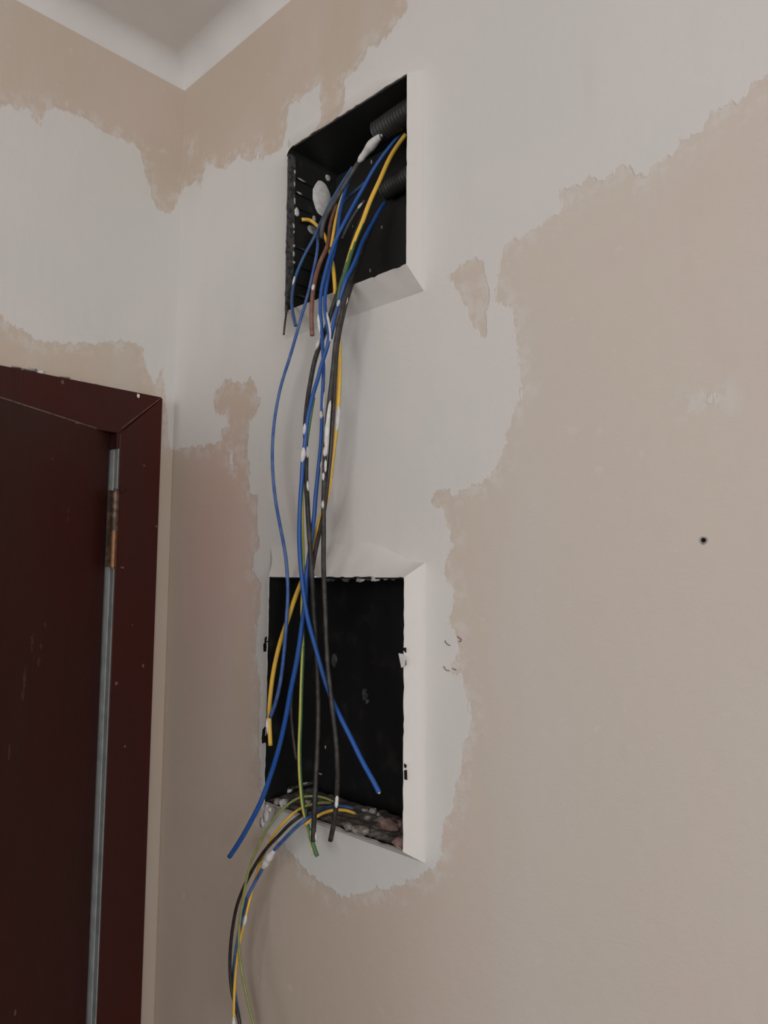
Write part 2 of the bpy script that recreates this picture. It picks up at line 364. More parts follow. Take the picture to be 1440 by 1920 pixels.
# ------------------------------------------------------------------ plaster built out round each box
def surround(B, fl):
    """ring of sloping plaster from the wall up to the box mouth; fl = left, right, bottom, top run-out"""
    y = -DEPTH_OUT; e = .0012
    inn = [(B['x0'], B['z0']), (B['x1'], B['z0']), (B['x1'], B['z1']), (B['x0'], B['z1'])]
    out = [(B['x0']-fl[0], B['z0']-fl[2]), (B['x1']+fl[1], B['z0']-fl[2]), (B['x1']+fl[1], B['z1']+fl[3]), (B['x0']-fl[0], B['z1']+fl[3]+fl[4])]
    V = []; Fc = []; painted_light = []
    NS, NR = 44, 9
    for k in range(4):
        xt = fl[4] if k == 2 else 0.0
        a, b = np.array(inn[k]), np.array(inn[(k+1) % 4]); c, d = np.array(out[k]), np.array(out[(k+1) % 4])
        base = len(V)
        for i in range(NS+1):
            s = i/NS; p, q = a+(b-a)*s, c+(d-c)*s
            if xt: u_ = min(1, s/.35); q = np.array([q[0], B['z1']+fl[3]+xt*u_*u_*(3-2*u_)])
            for j in range(NR+1):
                r = j/NR
                # inner lip wobbles a little and is chipped; the run-out fades into the wall
                w = (p+(q-p)*r)
                hgt = (1-r)**(1.7-.7*s, 1.0, 1.0+.7*min(1, s/.35), 1.7)[k]
                yy = y*hgt+.0006*r*0
                if j == 0 or j == 1:
                    nz = noise.noise(Vector((w[0]*170, w[1]*170, k*7.3)))
                    dirv = (q-p)/max(np.linalg.norm(q-p), 1e-6)
                    if 0 < i < NS: w = w+dirv*max(0, nz)*.0022*(1 if j == 0 else .6)
                if j == NR: yy = .0004
                yy += .0006*noise.noise(Vector((w[0]*60, w[1]*60, 3.1)))*(0 if j in (0, NR) else 1)
                V.append((w[0], yy, w[1]))
                fr = 0.0
                if k == 1: fr = .85*(1-max(0, r-.8)/.2*.6)  # right slope painted brighter, as if lit from the side
                if k == 0: fr = .5*(1-r)**.5  # bottom slope painted brighter to counter its shade
                painted_light.append(fr)
        for i in range(NS):
            for j in range(NR):
                A = base+i*(NR+1)+j
                Fc.append((A, A+1, A+NR+2, A+NR+1))
        # return lip going back into the mouth
        base2 = len(V)
        for i in range(NS+1):
            g = V[base+i*(NR+1)]
            V.append(g); V.append((g[0], g[1]+(.0012 if k in (2, 3) else .004), g[2])); painted_light += [0, 0]
        for i in range(NS):
            A = base2+2*i; Fc.append((A, A+2, A+3, A+1))
    o = mesh('plaster_surround', V, Fc, M_WALL, wall_right, smooth=True)
    P2 = np.array([(v[0], v[2]) for v in V])
    add_attr(o, 'patch', right_patch(P2)); add_attr(o, 'pale', np.clip((P2[:, 0]-.36)/.14, 0, 1)); add_attr(o, 'painted_light', painted_light)
    return o
surround(LOWER, (.026, .0055, .0125, .0125, .020))
surround(UPPER, (.026, .0025, .0185, .0135, .020))

# ------------------------------------------------------------------ the two black boxes
def chip(P, size, stretch=(1, 1, 1), seed=0, n=7):
    """irregular low-poly lump"""
    rnd = random.Random(seed); V = []; Fc = []
    rings = 4
    V.append((0, 0, 1))
    for i in range(1, rings):
        th = math.pi*i/rings
        for j in range(n):
            ph = 2*math.pi*(j+.5*(i % 2))/n
            V.append((math.sin(th)*math.cos(ph), math.sin(th)*math.sin(ph), math.cos(th)))
    V.append((0, 0, -1))
    for j in range(n): Fc.append((0, 1+j, 1+(j+1) % n))
    for i in range(rings-2):
        for j in range(n):
            a = 1+i*n; b = a+n
            Fc.append((a+j, b+j, b+(j+1) % n, a+(j+1) % n))
    a = 1+(rings-2)*n
    for j in range(n): Fc.append((a+j, len(V)-1, a+(j+1) % n))
    out = []
    for v in V:
        k = .62+.6*rnd.random()
        out.append(tuple(P[i]+v[i]*k*size*stretch[i] for i in range(3)))
    return out, Fc
def junction_box(B, mat, label, rounded):
    t = .0016; x0, x1, z0, z1 = B['x0'], B['x1'], B['z0'], B['z1']
    yf = -DEPTH_OUT+.0038
    o = empty('junction_box', ((x0+x1)/2, BACK_Y, z0)); tag(o, label, 'electrical box')
    MB().box(x0-t, x1+t, BACK_Y, BACK_Y+t, z0-t, z1+t).build('back_panel', mat, o)
    MB().box(x0-.0010, x0, -DEPTH_OUT+.0015, BACK_Y, z0-t, z1).build('side_panel', mat, o)
    MB().box(x1-.0012, x1-.0001, yf, BACK_Y, z0-t, z1+t).build('side_panel', mat, o)
    MB().box(x0, x1-.0012, -DEPTH_OUT+.0010, BACK_Y, z1-.0012, z1-.0001).build('top_panel', mat, o)
    MB().box(x0, x1, yf, BACK_Y, z0-t, z0).build('bottom_panel', mat, o)
    return o
lower_box = junction_box(LOWER, M_BLACKBOX2, 'black recessed electrical box with mortar rubble on its floor, lower of the two', False)
upper_box = junction_box(UPPER, M_BLACKBOX, 'black recessed electrical box with ribbed side and grey conduits, upper of the two', True)
# upper box: folded front lip, ribs, knockouts, rounded top corner, plaster dust
B = UPPER; X0 = B['x0']
def jx(u, v, x=None):                # point on the left inside face of the upper box
    return at(0, (X0 if x is None else x), u, v)
lip = MB().box(X0, X0+.0012, -DEPTH_OUT+.001, -DEPTH_OUT+.010, B['z0'], B['z1']-.004)
lip.build('front_lip', M_DUSTG, upper_box)
# rounded top corner fillet
r = .010; V = []; Fc = []
for i in range(7):
    a = math.pi/2*i/6; rz_ = r*.72
    px_, pz_ = X0+r-r*math.cos(a), B['z1']-rz_+rz_*math.sin(a)
    V += [(px_, -DEPTH_OUT-.0002, pz_), (px_, BACK_Y, pz_)]
V += [(X0-.0005, -DEPTH_OUT-.0002, B['z1']+.0005), (X0, BACK_Y, B['z1'])]
for i in range(6): Fc += [(2*i, 2*i+2, 2*i+3, 2*i+1), (2*i, 14, 2*i+2)]
mesh('corner_fillet', V, Fc, [M_BLACKBOX, M_PLASTER], upper_box, smooth=False, fm=[0, 1]*6)
for u, v, L, dusty, ue in ((552, 334, .022, 1, 584), (552, 361, .015, 1, 582), (553, 388, .018, 0, 580), (553, 464, .034, 1, 600), (552, 497, .030, 0, 596), (551, 530, .03, 0, 600), (551, 553, .030, 1, 590)):
    p = jx(u, v)
    ya = p[1]
    rib = MB().box(X0, X0+.0022, ya, jx(ue, v)[1], p[2]-.0009, p[2]+.0009).build('rib', M_BLACKBOX, upper_box)
    if dusty:
        V, Fc = chip((X0+.0018, ya+L*.35, p[2]+.0004), .0016, (.7, L*.30/.0016, .8), seed=int(u*v))
        mesh('plaster_dust', V, Fc, M_DUST if L < .03 else M_DUSTG, rib, smooth=True)
for i, (u, v, sx, sz) in enumerate(((551.5,323,.0009,.0022),(551,346,.0010,.0026),(551,378,.0010,.0034),(555,397,.0026,.0050),(549.5,424,.0012,.0026),(549.5,436,.0008,.0018),(550,462,.0013,.0016),(549.5,476,.0012,.0034),(550,493,.0013,.0018),(551,526,.0014,.0040),(547.5,540,.0014,.0030))):
    p = jx(u, v); V, Fc = chip((p[0]+.001, p[1], p[2]), 1, (.0012, sx*1.5, sz), seed=i)
    mesh('plaster_chip', V, Fc, M_PLASTER if i == 3 else M_DUST, upper_box, smooth=True)
# knockouts on the left face: plaster shows through the big one
def knock(u, v, wu, hv, mat, name, seed):
    c = jx(u, v); ry = abs(jx(u+wu/2, v)[1]-jx(u-wu/2, v)[1])/2; rz = abs(jx(u, v-hv/2)[2]-jx(u, v+hv/2)[2])/2
    n = 22; rnd = random.Random(seed); V = []; Fc = []
    for k, (h, sc) in enumerate(((.0006, 1.06), (.0016, .9), (.0019, .45))):
        for i in range(n):
            a = 2*math.pi*i/n; w = sc*(1+.07*(rnd.random()-.5))
            V.append((X0+h, c[1]+ry*w*math.cos(a), c[2]+rz*w*math.sin(a)))
    for k in range(2):
        for i in range(n): Fc.append((k*n+i, k*n+(i+1) % n, (k+1)*n+(i+1) % n, (k+1)*n+i))
    Fc.append(tuple(range(2*n, 3*n)))
    o = mesh(name, V, Fc, mat, upper_box, smooth=True); return o
tag(knock(603, 373, 33, 62, M_PLASTER, 'knockout', 1), 'oval knockout filled with white plaster')
knock(614, 334, 9, 11, M_DUST, 'knockout', 2)
knock(584, 431, 15, 15, M_DUST, 'knockout', 3)
knock(588, 411, 6, 12, M_DUST, 'plaster_chip', 4)
for i, (u, v, a, b) in enumerate(((609, 293, .0018, .0050), (656, 272, .0012, .0036))):      # dust under the top panel
    p = at(2, B['z1'], u, v)
    V, Fc = chip((p[0], p[1], B['z1']-.0005), 1, (a, b, .0008), seed=40+i)
    mesh('plaster_chip', V, Fc, M_DUST if i == 0 else M_DUSTG, upper_box, smooth=True)
for i, (u, v, s) in enumerate(((697, 304, .0016), (716.5, 426.5, .0014), (694.5, 508, .0014), (662, 425, .0011), (674, 387, .0013))):
    p = at(1, BACK_Y, u, v); V, Fc = chip((p[0], BACK_Y-.0004, p[2]), s, (.8, .5, 1.5), seed=60+i)
    mesh('plaster_chip', V, Fc, M_DUST, upper_box, smooth=True)

# ------------------------------------------------------------------ wires
OUT = np.array([0.55, -0.835, 0.0])
def spline(P, step):
    P = np.asarray(P, float); Q = np.vstack([2*P[0]-P[1], P, 2*P[-1]-P[-2]])
    out = []; tt = []
    for i in range(1, len(Q)-2):
        a, b, c, d = Q[i-1], Q[i], Q[i+1], Q[i+2]
        # centripetal Catmull-Rom
        t0 = 0; t1 = t0+max(np.linalg.norm(b-a), 1e-6)**.5; t2 = t1+max(np.linalg.norm(c-b), 1e-6)**.5; t3 = t2+max(np.linalg.norm(d-c), 1e-6)**.5
        n = max(2, int(np.linalg.norm(c-b)/step))
        for k in range(n):
            t = t1+(t2-t1)*k/n
            A1 = (t1-t)/(t1-t0)*a+(t-t0)/(t1-t0)*b; A2 = (t2-t)/(t2-t1)*b+(t-t1)/(t2-t1)*c; A3 = (t3-t)/(t3-t2)*c+(t-t2)/(t3-t2)*d
            B1 = (t2-t)/(t2-t0)*A1+(t-t0)/(t2-t0)*A2; B2 = (t3-t)/(t3-t1)*A2+(t-t1)/(t3-t1)*A3
            out.append((t2-t)/(t2-t1)*B1+(t-t1)/(t2-t1)*B2); tt.append(i-1+k/n)
    out.append(P[-1]); tt.append(len(P)-1)
    out = np.array(out)
    for _ in range(3):                                   # relax small kinks
        out[1:-1] = out[1:-1]*.5+(out[:-2]+out[2:])*.25
    return out, np.array(tt)
def tube(path, rad, n=10, ref=OUT):
    path = np.asarray(path); V = []
    T = np.gradient(path, axis=0); T /= np.linalg.norm(T, axis=1)[:, None]
    rad = np.broadcast_to(rad, (len(path),))
    for p, t, r in zip(path, T, rad):
        c = ref-t*(ref @ t); c /= np.linalg.norm(c); s = np.cross(t, c)
        for k in range(n):
            a = 2*math.pi*(k+.5)/n; V.append(p+(c*math.cos(a)+s*math.sin(a))*r)
    Fc = []
    for i in range(len(path)-1):
        for k in range(n): Fc.append((i*n+k, i*n+(k+1) % n, (i+1)*n+(k+1) % n, (i+1)*n+k))
    Fc.append(tuple(range(n))[::-1]); Fc.append(tuple(range((len(path)-1)*n, len(path)*n)))
    return V, Fc
WIRES = {}; SPEC = []
def wire(key, label, pts, r, mat, stripe=None, ends=(0, 0)):
    P = [at(1, q[2], q[0], q[1]) for q in pts]
    path, tt = spline(P, .0022)
    rr = np.interp(tt, np.linspace(0, len(pts)-1, len(r)), r) if isinstance(r, tuple) else np.full(len(path), r)
    SPEC.append([key, label, path, tt, rr, mat, stripe, ends])
def separate(rounds=26):
    """wires touch but never pass through one another: the nearer one is eased outward"""
    for rd in range(rounds):
        worst = 0
        for i in range(len(SPEC)):
            for j in range(i+1, len(SPEC)):
                A, B_ = SPEC[i][2], SPEC[j][2]; ra, rb = SPEC[i][4], SPEC[j][4]
                lo_, hi_ = np.maximum(A.min(0), B_.min(0))-.005, np.minimum(A.max(0), B_.max(0))+.005
                if (lo_ > hi_).any(): continue
                D = A[:, None, :]-B_[None, :, :]; q = D @ OUT; dist = np.linalg.norm(D, axis=2)
                need = ra[:, None]+rb[None, :]+.0001
                lat = np.sqrt(np.maximum(dist**2-q**2, 0)); hit = dist < need
                if not hit.any(): continue
                want = np.sqrt(np.maximum(need**2-lat**2, 0)); push = np.where(hit, want-abs(q), 0)
                sgn = 1 if (q[hit].sum() >= 0) else -1
                worst = max(worst, push.max())
                front, pv = (A, np.where(hit, want-q, 0).max(1)) if sgn > 0 else (B_, np.where(hit, want+q, 0).max(0))
                k = np.maximum(pv, 0)
                for _s in range(16): k = np.maximum(k, np.convolve(np.pad(k, 1, mode='edge'), [.3, .4, .3], 'valid'))
                front += OUT*(k*.6)[:, None]
        for sp in SPEC if rd < rounds-6 else ():
            p = sp[2]; p[1:-1] = p[1:-1]*.8+(p[:-2]+p[2:])*.1
        if worst < 1e-5: break
def build_wires():
    for key, label, path, tt, rr, mat, stripe, ends in SPEC:
        n = 12 if stripe else 9; r = float(rr.mean())
        V, Fc = tube(path, rr, n)
        fm = None
        if stripe:
            ks = sorted(stripe); ph = np.interp(tt, ks, [stripe[k] for k in ks]); fm = []
            for i in range(len(path)-1):
                for k in range(n):
                    a = 2*math.pi*(k+1)/n
                    fm.append(0 if math.cos(a-math.radians(ph[i])) > 0 else 1)
            fm += [0, 0]
        o = mesh('wire', V, Fc, mat, smooth=True, fm=fm, origin=path[0])
        tag(o, label, 'wire', 'loose wires hanging from the two boxes')
        for e, on in zip((0, -1), ends):
            if on:
                d = path[e]-path[e+1 if e == 0 else e-1]; d /= np.linalg.norm(d)
                c = MB().cyl(path[e]-d*.0002, path[e]+d*.0012, r*.62, r*.55, 8).build('copper_core', M_CU, o)
                tag(c, 'pale bared cut end')
        WIRES[key] = (o, path, r)
def smear(key, v0, v1, k=1.25, side=0.0, out=.5, seed=1, mat=None, u_lim=None):
    o, path, r = WIRES[key]
    pv = np.array([proj(p) for p in path])
    sel = (pv[:, 1] >= v0) & (pv[:, 1] <= v1)
    if u_lim: sel &= (pv[:, 0] >= u_lim[0]) & (pv[:, 0] <= u_lim[1])
    id_ = np.where(sel)[0]
    if len(id_) == 0: id_ = np.array([int(np.argmin(abs(pv[:, 1]-(v0+v1)/2)))])
    a, b = max(0, id_[0]-1), min(len(path)-1, id_[-1]+1)
    m = max(6, (b-a)*2)
    s = np.linspace(a, b, m); q = np.array([[np.interp(x, range(len(path)), path[:, c]) for c in range(3)] for x in s])
    rnd = random.Random(seed); t = np.linspace(0.02, .98, m)
    jit = np.array([.84+.36*rnd.random() for _ in range(m//5+3)])
    prof = np.sin(np.pi*t)**.55*np.interp(t, np.linspace(0, 1, len(jit)), jit)*r*k
    q = q+OUT*(r*out)+RI*(r*side)
    V, Fc = tube(q, prof, 8)
    s_ = mesh('plaster_splash', V, Fc, mat or M_PLASTER, o, smooth=True)
    return tag(s_, 'white plaster stuck on the insulation')

wire('B1', 'blue wire bowing out farthest left between the boxes, cut end at lower box left edge',
     [(668,308,.014),(645,345,.013),(628,372,.009),(612,398,.005),(600,418,.003),(595,440,0),(596,453,-.004),(594,477,-.011),(588,506,-.018),(579,547,-.0255),(573,568,-.027),(564,597,-.027),(557.5,621,-.027),(549,651,-.027),(542,675,-.027),(532,705,-.027),(524,735,-.027),(516,778,-.027),(512,815,-.027),(510.5,850,-.027),(512,895,-.027),(517,940,-.028),(524,980,-.029),(530,1010,-.03),(536,1045,-.031),(539,1085,-.031),(540,1113,-.031),(538,1149,-.031),(535,1196,-.031),(530,1247,-.031),(524,1288,-.031),(514,1327,-.031),(506.5,1345,-.031)], (.0015,.0015,.0018), M_BLUE2)
wire('B2', 'dull blue wire curling down left side of upper box, cut just below it',
     [(662,316,.013),(640,350,.011),(620,383,.006),(607,408,-.001),(597,428,-.006),(590,444,-.008),(580,462,-.010),(570,480,-.012),(562,498,-.014),(556,513,-.016),(552,524,-.017),(549,545,-.020),(547,560,-.023),(548,580,-.0262),(551,597,-.028),(555.5,612,-.028)], .0016, M_BLUED)
wire('BL', 'bright blue wire running from upper box to longest cut end, lower left of lower box',
     [(760,243,.022),(742,261.7,.019),(729,277.5,.016),(712,300,.013),(696,325,.009),(683,349,.005),(671,370,.001),(659,392,-.004),(645,419,-.010),(633,442,-.014),(625,463,-.017),(617.5,485,-.020),(611,508,-.024),(606,527,-.0265),(602,548,-.029),(600.5,566,-.031),(600,580,-.031),(601,594,-.031),(603,612,-.031),(604,630,-.031),(604.5,646,-.031),(605.5,665,-.031),(606.5,690,-.031),(606,715,-.031),(604.6,740,-.031),(604,765,-.031),(603.5,792,-.031),(602.5,822,-.031),(600,851,-.031),(597.5,875,-.031),(594.5,905,-.031),(592,926,-.031),(590,958,-.031),(587,985,-.031),(584,1013,-.031),(578,1057,-.031),(575,1090,-.031),(572,1132,-.031),(567,1166,-.031),(562,1205,-.031),(555,1247,-.031),(545,1295,-.031),(535.6,1347,-.031),(521,1410,-.032),(506.5,1456,-.033),(492,1497,-.035),(470,1541,-.037),(449,1578,-.038),(430.5,1606,-.038)], (.0019,.0018,.0016,.0018,.0023,.0023), M_BLUE)
wire('B4', 'blue wire with white plaster crossing lower box, cut end near its bottom right',
     [(668,311,.018),(655,335,.017),(649,352,.014),(642,378,.009),(637,401,.005),(635,420,0),(633,440,-.003),(628,465,-.008),(622,490,-.0125),(616,515,-.0185),(611,544,-.0275),(608.5,560,-.029),(609,578,-.030),(612,597,-.032),(616,617,-.035),(617.5,636,-.0365),(614,651,-.0365),(608,668,-.0365),(603,682,-.0365),(600,694,-.0365),(595,715,-.0365),(588,734,-.0365),(583,757,-.0365),(578,777.5,-.0365),(574.5,800,-.0365),(572,832,-.0365),(569,852,-.0365),(567,870,-.0365),(566,897,-.0365),(563.5,931,-.0365),(562,964,-.0365),(561,1002,-.0365),(562,1035,-.0365),(564.5,1068,-.0365),(567,1095,-.0365),(570.5,1122,-.0365),(577,1161,-.0365),(589,1205,-.0365),(601,1247,-.0365),(613,1288,-.0365),(628,1324,-.036),(643,1354,-.035),(660,1388,-.034),(681.5,1432,-.033),(701,1466,-.032),(710.5,1485.5,-.032)], (.0017,.0017,.0019,.0020,.0021), M_BLUE, ends=(0, 1))
wire('B5', 'short blue wire starting mid right in upper box beside green-striped wire',
     [(722,380,.030),(707,405,.022),(693,428,.012),(678,457,.001),(668,485,-.0135),(656,513,-.0235),(647,535,-.0285),(639.5,556,-.0315),(633,578,-.0315),(627,597,-.0315),(623.5,620,-.0315),(619.5,635,-.0315)], .0019, M_BLUE)
wire('B6', 'dark blue wire stub branching left behind bright blue wire, deep in upper box',
     [(684,343,.016),(672,354,.018),(660,364,.02),(649,374,.021),(638,388,.021)], .0016, M_BLUED)
wire('GY1', 'yellow and green earth wire crossing upper box, cut yellow end at lower box left edge',
     [(761,252,.020),(745,273.5,.017),(729,300,.012),(716,330,.008),(705,354,.004),(696,372.5,.001),(685.5,400,-.003),(679,419,-.006),(669,441,-.009),(660,467,-.013),(653,490,-.017),(648,510,-.021),(642,531,-.0245),(637.5,549,-.0257),(634.5,570,-.0257),(633.5,592,-.0257),(633.5,617,-.0257),(635.5,648,-.0257),(636,673,-.0257),(636,707,-.0257),(634.5,740,-.0257),(633,765,-.0257),(631,790,-.0257),(629,810,-.0257),(626,836,-.0257),(622.5,866,-.0257),(618.5,900,-.0257),(614.5,926,-.0257),(608.5,950,-.0257),(602,969,-.0257),(597,988,-.0257),(591.5,1007.5,-.0257),(586,1031,-.0257),(579,1055,-.0257),(571,1078,-.0257),(562,1100,-.0257),(553,1122,-.0257),(544,1150,-.0257),(528,1196,-.0257),(518.5,1232,-.0257),(511,1271,-.0257),(506.5,1312,-.0257),(505,1345,-.0257),(506,1372,-.0257),(507.5,1398,-.0257)], .0022, [M_YEL, M_GRN],
     stripe={0: 0, 5: 0, 8: 45, 9: 85, 11: 150, 13: 200, 15: 330, 16: 360, 18: 380, 24: 385, 28: 330, 32: 340, 36: 360, 44: 370})
wire('GY2', 'green and yellow earth wire hanging through lower box, cut just below its bottom edge',
     [(588,745,-.0257),(579,800,-.0265),(571,860,-.0265),(568,905,-.0265),(566.6,931,-.0265),(566,965,-.0265),(566.8,997,-.0265),(568,1035,-.0265),(570.5,1066,-.0265),(570,1095,-.0265),(567,1125,-.0265),(567,1160,-.0265),(568,1186,-.0265),(568.4,1210,-.0265),(567,1247,-.0265),(565,1295,-.0268),(563.6,1349,-.027),(561.5,1403,-.028),(562.5,1451,-.0285),(566,1493,-.029),(569.6,1522,-.029),(575,1541,-.029),(583,1571,-.0285),(595,1606,-.028)], .0018, [M_YELG, M_GRN],
     stripe={0: 180, 4: 250, 8: 270, 10: 360, 12: 400, 14: 440, 18: 450, 20: 420, 21: 450, 23: 530})
wire('GY3', 'pale yellow wire end beside the green and yellow one under lower box',
     [(572,1518,-.0255),(574,1545,-.0258),(578,1562,-.0252),(582,1578,-.025),(587.5,1603,-.025)], .0014, M_YELP)
wire('Y1', 'short yellow wire arching from left side of upper box, cut end at its mouth',
     [(566,412,-.004),(576.7,411,.001),(580,412,.003),(584.5,414,.008),(592,420,.008),(599,429,.007),(607,438,.005),(611.5,449,.003),(616,462,.001),(619.5,475,-.003),(623,492,-.009),(625.2,506,-.013),(627,524,-.018),(628.3,540,-.0205),(628.5,552,-.0235)], .0019, M_YEL)
wire('Y2', 'yellow wire ending behind bright blue wire in middle of upper box',
     [(652,345,.020),(643,366,.014),(637,384,.010),(632,402,.006),(628,420,.002),(626,434,-.001),(623.5,450,-.004),(621,464,-.004)], .0017, [M_YEL, M_YELP], stripe={0: 200, 1.5: 160, 2.6: 90, 3.5: 20, 7: 0})
wire('BR', 'brown wire with cut end hanging just below upper box',
     [(632,384,.014),(625,400,.011),(619,425,.007),(617.5,446,.002),(612.5,467,-.006),(604,483,-.012),(597.5,500,-.0165),(591,525,-.023),(587,546,-.029),(584.5,572,-.031),(583.5,600,-.031),(585.5,629,-.031)], .0021, M_BROWN)
wire('G1', 'dark grey wire with thick white plaster by conduit mouth, upper box',
     [(716,254,.004),(702,266,.006),(690,281,.008),(678,297,.009),(670,307,.009),(660,324,.008),(649,342,.005),(637,362,.001),(623.5,384,-.005),(612,402,-.009),(605,421,-.012),(602,436,-.011),(603.5,447,-.008)], .0022, M_GREYW)
wire('K1', 'black wire curving left under the blue pair, longest one left of centre',
     [(692,382,.020),(681,404,.014),(670,430,.008),(658,468,-.004),(647,506,-.015),(637,540,-.0245),(627.5,566,-.0262),(620,590,-.0262),(611,618,-.0262),(602.5,641,-.0262),(594,662,-.0262),(588,684,-.0265),(583,712,-.027),(578,740,-.0275),(575,766,-.0285),(572.5,798,-.0305),(572.5,822,-.0312),(574.5,855,-.0315),(573.5,880,-.0315),(574,905,-.0325),(576,934,-.0345),(577.5,965,-.036),(579.5,997,-.0365),(581.5,1024,-.037),(583,1048,-.037),(585,1085,-.036),(587,1113,-.0335),(589.5,1161,-.0305),(593,1210,-.030),(595.5,1259,-.030),(597,1332,-.0305),(597,1354,-.031),(595,1403,-.033),(593,1451,-.036),(590.5,1500,-.0405),(589,1537,-.041),(587,1568,-.041),(588,1578,-.041)], .0022, M_BLACK)
wire('K2a', 'black wire smeared with white plaster, cut end farthest right under lower box',
     [(684,450,.012),(672,490,-.001),(660,525,-.0195),(653,546,-.0290),(646,566,-.0335),(640.5,588,-.0365),(635,612,-.037),(629.5,640,-.037),(627,665,-.037),(624.8,690,-.037),(622,715,-.037),(619,740,-.037),(616,765,-.037),(613.3,790,-.037),(611.6,808,-.037),(610,838,-.037),(609,872,-.037),(608,901,-.037),(607,934,-.037),(606.6,964,-.037),(606.8,997,-.037),(606.6,1030,-.037),(606.6,1062,-.038),(608,1100,-.040),(611,1174,-.0415),(613.4,1234,-.0425),(618,1283,-.0425),(625,1344,-.042),(631.2,1403,-.041),(633,1451,-.040),(631,1500,-.039),(627.5,1534,-.038),(619.5,1576,-.037)], .0021, M_BLACK, ends=(0, 1))
wire('K2b', 'deep black wire crossing behind to the left, end lost inside lower box',
     [(707,398,.024),(692,436,.019),(676,480,.006),(666,515,-.011),(658,540,-.0250),(650,563,-.0310),(644,588,-.0316),(638,614,-.0316),(633.5,640,-.0316),(630.5,668,-.0316),(628.8,692,-.0316),(627,717,-.0316),(625.5,742,-.0316),(624.5,770,-.0316),(622.5,800,-.0316),(621.5,822,-.0316),(620,847,-.0316),(617.5,870,-.0316),(615,893,-.0316),(612,925,-.0316),(608,955,-.0314),(602,986,-.0312),(596.5,1009,-.0312),(591,1036,-.0312),(586,1066,-.0312),(578,1110,-.0245),(566,1180,-.021),(552,1260,-.019),(546,1330,-.018),(551,1390,-.017),(556,1425,-.016)], .0019, M_BLACKD)
wire('K4', 'thin black wire stub poking from bottom left corner of upper box',
     [(541,570,-.015),(538,580,-.0215),(536.5,588,-.024),(534,607,-.025),(532,628,-.025)], .0010, M_BLACK)
wire('K5', 'dark grey wire behind bright blue wire in upper box, dusty spot on it',
     [(684,376,.022),(673,389,.02),(662,406,.016),(650,428,.010),(641,448,.004)], .0014, M_GREYW)
# bundle looping out of the lower box
wire('D1', 'olive green wire looping out of lower box, hangs rightmost at frame bottom',
     [(628.5,1505,.014),(615,1497,.009),(599.5,1493,.003),(582,1491.5,-.004),(569,1493,-.009),(552,1498,-.014),(541.5,1506,-.018),(529.6,1518,-.0225),(519,1528,-.0255),(506,1546,-.028),(493,1568,-.031),(479,1597.5,-.034),(469,1621,-.036),(462,1650,-.0375),(456,1680,-.039),(450.6,1719,-.041),(447.5,1757,-.042),(449,1789,-.042),(455,1830,-.042),(465,1879,-.042),(475,1918,-.042),(488,1965,-.042)], .00115, M_OLIVE)
wire('D2', 'yellow wire looping out of lower box among the thin hanging bundle',
     [(623,1504.5,.012),(606,1504,.005),(586,1507,-.003),(574,1510.6,-.008),(564,1515,-.012),(552,1522,-.018),(543,1531,-.0235),(529.6,1545,-.0255),(516,1561,-.026),(506,1577,-.0262),(498,1594,-.0262),(490,1613,-.0262),(483,1632,-.0265),(477,1654,-.0275),(471,1676,-.029),(465.6,1697,-.031),(457,1734,-.035),(451,1759,-.0365),(445.5,1794,-.0365),(441,1834,-.0365),(438.7,1879,-.0365),(438.5,1922,-.0365),(440,1965,-.0365)], .0013, [M_YEL, M_OLIVE], stripe={0: 180, 2: 170, 3: 90, 4: 30, 6: 0, 22: 0})
wire('D3', 'black wire looping out of lower box, bows leftmost of the hanging bundle',
     [(600,1512,.008),(590,1514,-.002),(582,1518,-.009),(569,1526,-.018),(556,1535,-.0255),(540,1548,-.0285),(523,1566.7,-.030),(507,1582.5,-.031),(491,1602,-.031),(480.6,1618,-.0315),(467.5,1642,-.0315),(456,1666,-.0315),(445,1695,-.0315),(438.4,1725,-.0315),(433,1766,-.0315),(431,1804,-.0315),(432.5,1841,-.0315),(436.6,1869,-.0315),(443,1890,-.0315),(449,1916,-.0315),(457,1965,-.0315)], .0016, M_BLACKD)
wire('D4', 'thin blue wire looping out of lower box with white plaster lump halfway down',
     [(662,1516,.016),(645.7,1511.5,.010),(627,1511,.002),(611,1515,-.008),(598,1520.5,-.018),(582,1530,-.030),(569,1539,-.035),(553,1553,-.036),(536,1570.6,-.036),(516,1592,-.035),(503,1609,-.0335),(492,1629,-.0315),(480.6,1649,-.030),(471,1670,-.0285),(462,1693,-.0275),(454.5,1719,-.027),(449,1742,-.0265),(443.5,1776,-.0262),(439.5,1804,-.0262),(437.5,1828,-.0262),(439,1858,-.0262),(444,1884,-.0262),(449,1912,-.0262),(455,1965,-.0262)], .0016, M_BLUE2)
wire('D5', 'short yellow wire arching along front of rubble in lower box, beside thin blue one',
     [(665.5,1525,.010),(657,1521,.006),(648,1518.5,.002),(635,1517.5,-.006),(619,1519,-.014),(605,1524,-.022),(593,1531,-.029),(583.7,1536,-.0325),(576,1541.5,-.0315)], .0014, M_YEL, ends=(1, 0))
separate()
build_wires()
